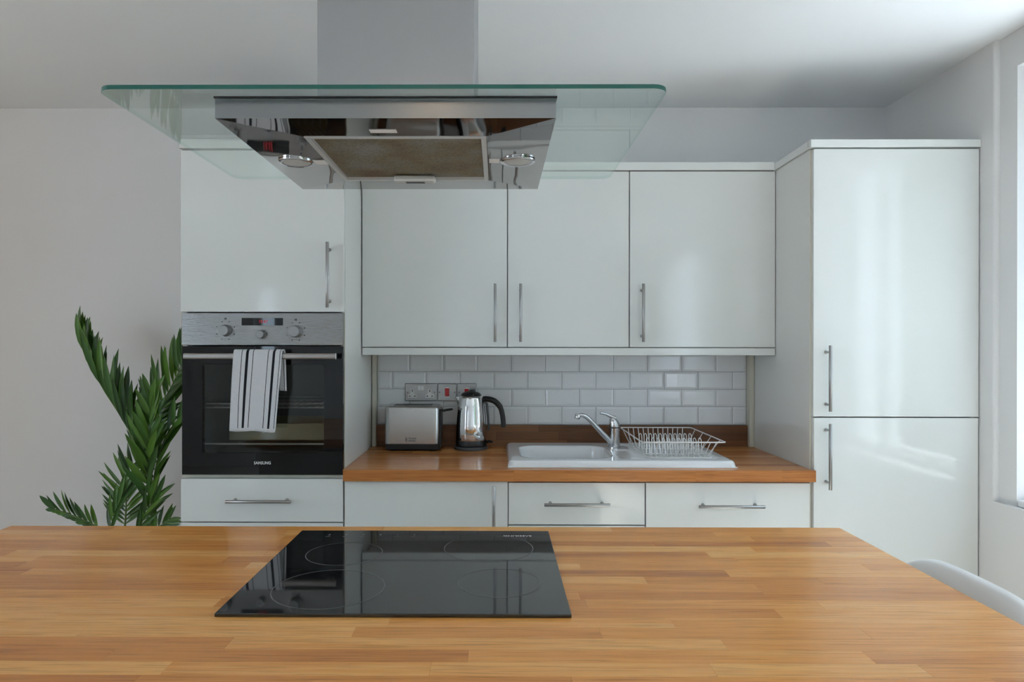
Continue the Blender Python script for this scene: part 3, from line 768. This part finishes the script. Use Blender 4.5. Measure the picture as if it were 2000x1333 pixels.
tube('nozzle', [(tx-.1585, ty-.0608, SZ+.1455), (tx-.1595, ty-.061, SZ+.143), (tx-.1635, ty-.063, SZ+.128), (tx-.164, ty-.063, SZ+.1265)], [.0095, .0112, .0112, .0098], tap_chrome, T, 16)

T = thing('dish_rack', 'empty white wire dish rack standing on the sink drainer', 'dish rack', (1.26, .27, SZ))
RX0, RX1, RY0, RY1, RZ = 1.094, 1.402, .032, .490, 1.0035
BX0, BX1, BY0, BY1, BZ = 1.122, 1.364, .075, .455, SZ+.0055
def rect_loop(x0, x1, y0, y1, z, r): return [(x, y, z) for x, y in rrect(x0, x1, y0, y1, r, 4)]
tube('rim', rect_loop(RX0, RX1, RY0, RY1, RZ, .012), .0026, wire_m, T, 8, True)
tube('base_frame', rect_loop(BX0, BX1, BY0, BY1, BZ, .012), .0022, wire_m, T, 8, True)
nw = 12
for i in range(nw):
    t = (i+.5)/nw; xb = BX0+(BX1-BX0)*t; xt = RX0+(RX1-RX0)*(.08+.84*t)
    tube('wire', [(xt, RY0, RZ), (xb, BY0, BZ+.002), (xb, BY0+.01, BZ), (xb, BY1-.01, BZ), (xb, BY1, BZ+.002), (xt, RY1, RZ)], .0018, wire_m, T, 6)
for i in range(4):
    t = (i+.6)/4.2; yb = BY0+(BY1-BY0)*t; yt = RY0+(RY1-RY0)*t
    tube('side_wire', [(RX0, yt, RZ), (BX0, yb, BZ)], .0015, wire_m, T, 6); tube('side_wire', [(BX1, yb, BZ), (RX1, yt, RZ)], .0015, wire_m, T, 6)
for y in (.165, .30):
    for i in range(nw-1):
        x = BX0+(BX1-BX0)*(i+1)/nw; d = .0065
        loop = [(x-d, y-.012, BZ+.002)] + [(x-d*math.cos(a)*.8, y-.006+.006*math.sin(a), BZ+.052+.010*math.sin(a)) for a in (0, .5, 1.05, 1.57, 2.1, 2.64, 3.14)] + [(x+d, y-.012, BZ+.002)]
        tube('plate_loop', loop, .0017, wire_m, T, 6)
    tube('cross_wire', [(BX0, y-.012, BZ+.002), (BX1, y-.012, BZ+.002)], .0016, wire_m, T, 6)
for x in (BX0+.02, BX1-.02):
    for y in (BY0+.003, BY1-.003): tube('foot', [(x, y, SZ-.0006), (x, y, BZ+.0005)], .003, wplastic, T, 8)

# ------------------------------------------------------------------ toaster
T = thing('toaster', 'brushed steel two slice toaster with black base on the worktop', 'toaster', (.2, .48, ZW))
x0, x1, y0, y1 = .079, .311, .408, .553; zb, zt = .942, 1.102
def rounded_box(name, x0, x1, y0, y1, z0, z1, r, rt, m, parent, n=8):
    bm = bmesh.new(); prev = None; lv = [(0, z0)]
    for i in range(0, 7): a = math.radians(90*i/6); lv.append((rt*(1-math.cos(a)), z1-rt+rt*math.sin(a)))
    rings = []
    for ins, z in lv:
        pts = rrect(x0+ins, x1-ins, y0+ins, y1-ins, max(r-ins*.5, .004), n); rings.append([bm.verts.new((x, y, z)) for x, y in pts])
    k = len(rings[0])
    for a, b in zip(rings, rings[1:]):
        for j in range(k): bm.faces.new((a[j], a[(j+1) % k], b[(j+1) % k], b[j]))
    bm.faces.new(rings[0][::-1]); bm.faces.new(rings[-1])
    return finish(name, bm, m, parent, angle=40)
tb = rounded_box('body', x0, x1, y0, y1, zb, zt, .022, .012, steel_l, T)
box('end_plate', x1-.001, x1+.0075, y0+.024, y1-.024, zb-.006, zt-.014, black_pl, T, .003)
box('base', x0+.004, x1+.004, y0+.004, y1-.004, ZW+.005, zb-.0004, black_pl, T, .004)
for x in (x0+.03, x1-.03):
    for y in (y0+.03, y1-.03): lathe('foot', [(.009, 0), (.009, .0046)], (x, y, ZW+.0003), black_pl, T, 14)
for y in (y0+.048, y1-.048): box('bread_slot', x0+.034, x1-.034, y-.011, y+.011, zt-.002, zt+.0012, black_pl, tb, .0005)
bm = bmesh.new(); cx_, cz_ = x1+.008, 1.079
add_box(bm, x1+.0076, x1+.024, .470, .490, cz_-.006, cz_+.004, .002, 2)
add_tube(bm, [(x1+.036+.015*math.cos(a), .48+.010*math.sin(a), cz_+.002+.002*math.cos(a)) for a in [2*math.pi*i/20 for i in range(20)]], .0042, 8, closed=True)
finish('lever', bm, black_pl, T, angle=50)
text('brand_lettering', 'Russell', (.199, y0-.0006, .9655), .0115, print_d, tb, ext=.0001, bold=.0002)
text('brand_lettering', 'Hobbs', (.197, y0-.0006, .9555), .0115, print_d, tb, ext=.0001, bold=.0002)
bm = bmesh.new(); add_box(bm, .169, .1705, y0-.0008, y0-.0003, .951, .970); add_box(bm, .1735, .175, y0-.0008, y0-.0003, .951, .970); add_box(bm, .1705, .1735, y0-.0008, y0-.0003, .9585, .9615)
finish('brand_mark', bm, print_d, tb)

# ------------------------------------------------------------------ kettle
kx, ky = .445, .487
T = thing('electric_kettle', 'shiny chrome electric kettle with black lid and handle next to the toaster', 'kettle', (kx, ky, ZW))
lathe('power_base', [(.0735, 0), (.0745, .004), (.0735, .011), (.069, .014)], (kx, ky, ZW+.0004), dark_pl, T, 44)
lathe('base_band', [(.064, 0), (.0668, .003), (.0672, .024), (.0665, .026)], (kx, ky, ZW+.0148), black_pl, T, 44)
kb = lathe('body', [(.0668, 0), (.0676, .003), (.0676, .03), (.0668, .065), (.0648, .100), (.0612, .135), (.0572, .160), (.0532, .178), (.0518, .188), (.0460, .1905)], (kx, ky, ZW+.0412), chrome, T, 56, angle=60)
lathe('lid', [(.0452, 0), (.0440, .005), (.037, .012), (.024, .0175), (.010, .020), (.003, .0205)], (kx, ky, ZW+.232), black_pl, T, 40, angle=60)
lathe('lid_knob', [(.014, 0), (.013, .004), (.008, .006)], (kx+.004, ky, ZW+.2517), black_pl, T, 20)
# spout: wedge on the left near the rim
bm = bmesh.new(); zt_ = ZW+.2275
lipo = []
for z, ext, wd in ((zt_, .0185, .013), (zt_-.012, .014, .016), (zt_-.028, .0065, .018), (zt_-.046, .001, .016), (zt_-.056, -.004, .010)):
    t = (zt_-z)/.056; rad = .0525+.006*t
    lipo.append([bm.verts.new((kx-rad+.006, ky-wd, z)), bm.verts.new((kx-rad-ext*.6, ky-wd*.55, z)), bm.verts.new((kx-rad-ext, ky, z)), bm.verts.new((kx-rad-ext*.6, ky+wd*.55, z)), bm.verts.new((kx-rad+.006, ky+wd, z))])
for a, b in zip(lipo, lipo[1:]):
    for j in range(4): bm.faces.new((a[j], a[j+1], b[j+1], b[j]))
bm.faces.new(lipo[0]); finish('spout', bm, chrome, T, angle=70)
hpth = smooth_path([(kx+.046, ky, ZW+.216), (kx+.072, ky, ZW+.217), (kx+.103, ky, ZW+.207), (kx+.126, ky, ZW+.183), (kx+.136, ky, ZW+.150), (kx+.1405, ky, ZW+.110), (kx+.1405, ky, ZW+.094)], 6)
nh = len(hpth)
tube('handle', hpth, [.0125 if i < nh*.5 else .0118-.0012*(i/nh) for i in range(nh)], black_pl, T, 16)
tube('water_gauge', [(kx+.0615, ky, ZW+.205), (kx+.068, ky, ZW+.196), (kx+.0735, ky, ZW+.14), (kx+.0765, ky, ZW+.095), (kx+.075, ky, ZW+.080)], [.006, .0058, .0055, .005, .004], dark_pl, T, 10)
tube('switch', [(kx+.066, ky, ZW+.030), (kx+.078, ky-.006, ZW+.034), (kx+.094, ky-.01, ZW+.030)], [.006, .006, .004], black_pl, T, 10)

# ------------------------------------------------------------------ sockets and switches
def plate(name, label, cat, x0, x1, grp=None):
    T = thing(name, label, cat, ((x0+x1)/2, YT, 1.1108), grp)
    p = box('plate', x0, x1, YT-.0085, YT-.0009, 1.1108, 1.1905, plate_m, T, .003, 3)
    xm = (x0+x1)/2; s = .0605 if x1-x0 > .1 else .034
    for q in (-1, 1): lathe('screw', [(.0032, 0), (.003, .0008)], (xm+q*s, YT-.0087, 1.1497), dark_pl, p, 12, 'Y')
    return T, p
yf = YT-.0087
T, p = plate('double_socket', 'brushed steel double socket with white inserts on the tiles above the toaster', 'socket', .1445, .2895)
for xm in (.1775, .2555):
    bm = bmesh.new()
    vs = [bm.verts.new((xm+a, yf-.001, 1.1507+b)) for a, b in ((-.0195, -.025), (.0195, -.025), (.0195, -.012), (.0085, -.004), (.0085, .014), (-.0085, .014), (-.0085, -.004), (-.0195, -.012))]
    r = bmesh.ops.extrude_face_region(bm, geom=[bm.faces.new(vs)]); bmesh.ops.translate(bm, verts=[e for e in r['geom'] if isinstance(e, bmesh.types.BMVert)], vec=(0, .0012, 0))
    ins = finish('socket_insert', bm, wplastic, p)
    boxes('pin_holes', [(xm-.0024, xm+.0024, yf-.0014, yf-.0011, 1.1525, 1.1615), (xm-.0145, xm-.0075, yf-.0014, yf-.0011, 1.1305, 1.1355), (xm+.0075, xm+.0145, yf-.0014, yf-.0011, 1.1305, 1.1355)], black_pl, ins)
for xm in (.2085, .2235): box('rocker_switch', xm-.0068, xm+.0068, yf-.004, yf, 1.157, 1.179, wplastic, p, .001)
def red_switch(x0, x1, label, z0, z1):
    T, p = plate('appliance_switch', label, 'switch', x0, x1)
    xm = (x0+x1)/2
    box('switch_surround', xm-.0125, xm+.0125, yf-.002, yf, z0-.004, z1+.004, wplastic, p, .0008)
    box('red_rocker', xm-.0093, xm+.0093, yf-.006, yf-.0021, z0, z1, red_m, p, .0012)
red_switch(.2915, .3755, 'steel cooker switch with a tall red rocker between double socket and kettle', 1.1325, 1.1685)
red_switch(.3785, .4645, 'steel switch with a small square red rocker partly behind the kettle', 1.146, 1.1665)

# ------------------------------------------------------------------ potted palm between the oven housing and the side wall
POT = Vector((-.95, .24, 0))
T = thing('potted_palm', 'green artificial palm in a pot standing against the wall beside the oven housing', 'plant', POT)
lathe('pot', [(.10, 0), (.115, .02), (.145, .26), (.150, .28), (.140, .28), (.135, .25)], (POT.x, POT.y, .001), pot_m, T, 36)
lathe('soil', [(.1335, 0), (.1335, .004)], (POT.x, POT.y, .2515), soil_m, T, 30)
bm = bmesh.new(); n = 8; L_ = []
prof = [(0, .10), (.12, .55), (.3, .95), (.5, 1.), (.7, .85), (.86, .5), (1., .02)]
for t, w in prof:
    bend = -.10*t*t
    L_.append([bm.verts.new((t, -.5*w, bend+.14*w)), bm.verts.new((t, 0, bend)), bm.verts.new((t, .5*w, bend+.14*w))])
for a, b in zip(L_, L_[1:]):
    for j in (0, 1): f = bm.faces.new((a[j], a[j+1], b[j+1], b[j])); f.smooth = True
leaf_me = bpy.data.meshes.new('leaflet'); bm.to_mesh(leaf_me); bm.free(); leaf_me.materials.append(leaf_m)
rl = random.Random(21)
def frond(pix, n, Lpx, left, right, start=.3, wpx=9.5, wscale=1., tipdir=None, jitter=.12, face=.0, lmul=(1, 1)):
    """pix: (u, v, Y) along the rachis from where it shows; left/right: angle of the leaflets off the rachis (deg)"""
    pts = [at_y(*p) for p in pix]
    root = Vector((POT.x+rl.uniform(-.03, .03), POT.y+rl.uniform(-.03, .03), .255))
    path = smooth_path([root, root.lerp(pts[0], .55)+Vector((0, 0, .05))] + pts, 7)
    k = len(path)
    st = tube('frond', path, [.0055-.0042*i/(k-1) for i in range(k)], stem_m, T, 6)
    vis = path[14:]  # from the first pixel point on
    seg = [0]
    for a, b in zip(vis, vis[1:]): seg.append(seg[-1]+(b-a).length)
    tot = seg[-1]
    view = Vector((0, -1, .05)).normalized()
    for i in range(n):
        t = start+(1-start)*(i+.5)/n; s = t*tot
        j = max(q for q in range(len(seg)) if seg[q] <= s) if s < tot else len(seg)-2
        j = min(j, len(vis)-2); p = vis[j].lerp(vis[j+1], (s-seg[j])/max(1e-6, seg[j+1]-seg[j]))
        tan = (vis[j+1]-vis[j]).normalized()
        env = (.62+.38*math.sin(math.pi*min(1, .15+.8*(i+.5)/n)))
        for side, ang, lm in ((1, left, lmul[0]), (-1, right, lmul[1])):
            if ang is None: continue
            a = math.radians(ang*(1-.45*(i/n)**2)+rl.gauss(0, 4))
            side_v = view.cross(tan).normalized()*side
            d = (tan*math.cos(a)+side_v*math.sin(a)+view*(face+rl.gauss(0, jitter))).normalized()
            L = Lpx/478.*env*lm*rl.uniform(.9, 1.1)
            nrm = (view+Vector((rl.gauss(0, .25), 0, rl.gauss(.15, .25)))); nrm = (nrm-d*nrm.dot(d)).normalized()
            w = nrm.cross(d).normalized()
            if (p+d*L).x > -.612 or (p+d*L).y > YB-.01: continue
            o = bpy.data.objects.new('leaflet', leaf_me); COL.objects.link(o); o.parent = st
            W = wpx/478.*rl.uniform(.85, 1.1)
            M = Matrix((d*L, w*W, nrm*L*.35)).transposed().to_4x4(); M.translation = p-T.location
            o.matrix_local = M
Yp = .30
# tall left frond, leaflets folded up to the right
frond([(296, 1010, .26), (284, 930, .27), (262, 862, .28), (235, 812, .29), (203, 762, .30), (176, 712, .31), (158, 668, .32)], 34, 104, None, 31, .20, 13.5, face=.12)
frond([(300, 1010, .29), (288, 930, .31), (264, 864, .33), (237, 808, .35), (204, 758, .36), (178, 706, .37), (160, 664, .38)], 18, 88, None, 40, .26, 11)
# tall right frond leaning behind the oven housing
frond([(300, 1015, .30), (296, 930, .31), (300, 850, .31), (318, 790, .30), (340, 745, .28), (366, 690, .26)], 20, 96, 38, 30, .30, 11.5, lmul=(1, .7))
# centre frond facing the room: broad hanging leaflets
frond([(288, 1015, .20), (289, 940, .19), (291, 880, .18), (294, 820, .18), (298, 775, .19)], 13, 78, 28, 26, .12, 12, face=.25)
# right frond with single long leaflets
frond([(303, 1010, .22), (300, 950, .21), (309, 895, .20), (328, 850, .19), (352, 820, .17)], 11, 74, 52, 18, .18, 10, lmul=(1, 1))
# lower fan
frond([(243, 1040, .30), (246, 1000, .30), (248, 960, .31), (256, 925, .32), (262, 905, .33)], 15, 74, 48, 46, .08, 7.5)
# low left frond
frond([(215, 1052, .25), (182, 1026, .25), (152, 1012, .24), (122, 1000, .23), (102, 995, .22)], 9, 46, 25, 38, .22, 9, lmul=(.5, 1.15))
# young bright frond in front
frond([(216, 1048, .16), (220, 1020, .16), (232, 985, .16), (243, 955, .17)], 6, 60, 16, 20, .05, 8)
# small low frond on the right
frond([(285, 1062, .18), (300, 1040, .17), (318, 1024, .16), (334, 1014, .15)], 7, 42, 40, 30, .15, 8)
frond([(262, 1060, .17), (275, 1025, .16), (290, 995, .15), (308, 968, .14)], 7, 66, 12, 26, .1, 8)

# ------------------------------------------------------------------ white shell chair at the end of the island
def chair():
    T = thing('shell_chair', 'white moulded plastic shell chair tucked in at the end of the island', 'chair', (1.428, -.94, 0))
    CX, CY = 1.428, -.94     # faces -X
    prof = [(-.225, .425), (-.205, .448), (-.15, .452), (-.06, .440), (.03, .432), (.10, .440), (.145, .475), (.165, .53), (.176, .60), (.184, .68), (.190, .75), (.196, .78), (.204, .806), (.217, .824), (.232, .830)]
    half = [.17, .195, .215, .228, .232, .232, .232, .232, .232, .232, .232, .232, .230, .226, .218]
    lift = [.0, .008, .02, .035, .05, .055, .05, .03, .012, .004, 0, 0, 0, 0, 0]
    wrap = [0, 0, 0, 0, .005, .02, .04, .06, .07, .068, .055, .045, .035, .028, .024]
    P_ = smooth_path([(x, 0, z) for x, z in prof], 4); m = len(P_)
    def itp(a, i):
        t = i/4; k = min(int(t), len(a)-2); f = t-k; return a[k]*(1-f)+a[k+1]*f
    bm = bmesh.new(); nj = 20; g = []
    for i, p in enumerate(P_):
        h, l, w = itp(half, i), itp(lift, i), itp(wrap, i); row = []
        for j in range(nj+1):
            s = -1+2*j/nj; q = abs(s)**2.2
            top = max(0, (i-(m-14))/13)
            row.append(bm.verts.new((CX+p.x-w*q, CY+h*s, p.z+l*q-.055*top*abs(s)**7)))
        g.append(row)
    for a, b in zip(g, g[1:]):
        for j in range(nj): bm.faces.new((a[j], a[j+1], b[j+1], b[j]))
    o = finish('shell', bm, shell_m, T, smooth=True)
    md = o.modifiers.new('thickness', 'SOLIDIFY'); md.thickness = .008; md.offset = 0
    sb = o.modifiers.new('smooth', 'SUBSURF'); sb.levels = 1; sb.render_levels = 1
    for sx in (-1, 1):
        for sy in (-1, 1):
            tube('leg', [(CX+sx*.20-.02, CY+sy*.20, .001), (CX+sx*.10-.02, CY+sy*.11, .40)], [.009, .014], leg_wood, T, 12)
    for sy in (-1, 1): tube('strut', [(CX-.14, CY+sy*.125, .30), (CX+.10, CY+sy*.125, .30)], .004, black_pl, T, 8)
    boxes('seat_mount', [(CX-.14, CX+.10, CY-.13, CY+.13, .40, .424)], black_pl, T)
chair()

# ------------------------------------------------------------------ ceiling light behind the camera, and an added warm lamp out of view
T = thing('ceiling_light', 'small round warm ceiling light fixed above the room', 'ceiling light', (.28, -3.17, ZC-.06))
lathe('lamp_base', [(.11, 0), (.12, .02)], (.28, -3.17, ZC-.021), wplastic, T)
lathe('diffuser', [(.05, 0), (.09, .012), (.105, .038)], (.28, -3.17, ZC-.06), mat('warm_diffuser', (.8, .8, .8), .5, emit=(1, .70, .42), es=5), T)
T = thing('warm_fill_lamp', 'unseen floor lamp added by the left wall to warm the light there', 'lamp', (-2.5, -1.1, 0))  # added outside the view to tint the left side warm
lathe('base', [(.14, 0), (.14, .02), (.02, .03)], (-2.5, -1.1, .001), black_pl, T)
tube('pole', [(-2.5, -1.1, .03), (-2.5, -1.1, 1.35)], .01, black_pl, T)
lathe('lamp_shade', [(.20, 0), (.15, .30)], (-2.5, -1.1, 1.35), mat('warm_shade', (.8, .7, .6), .8, emit=(1, .62, .34), es=4.5), T)
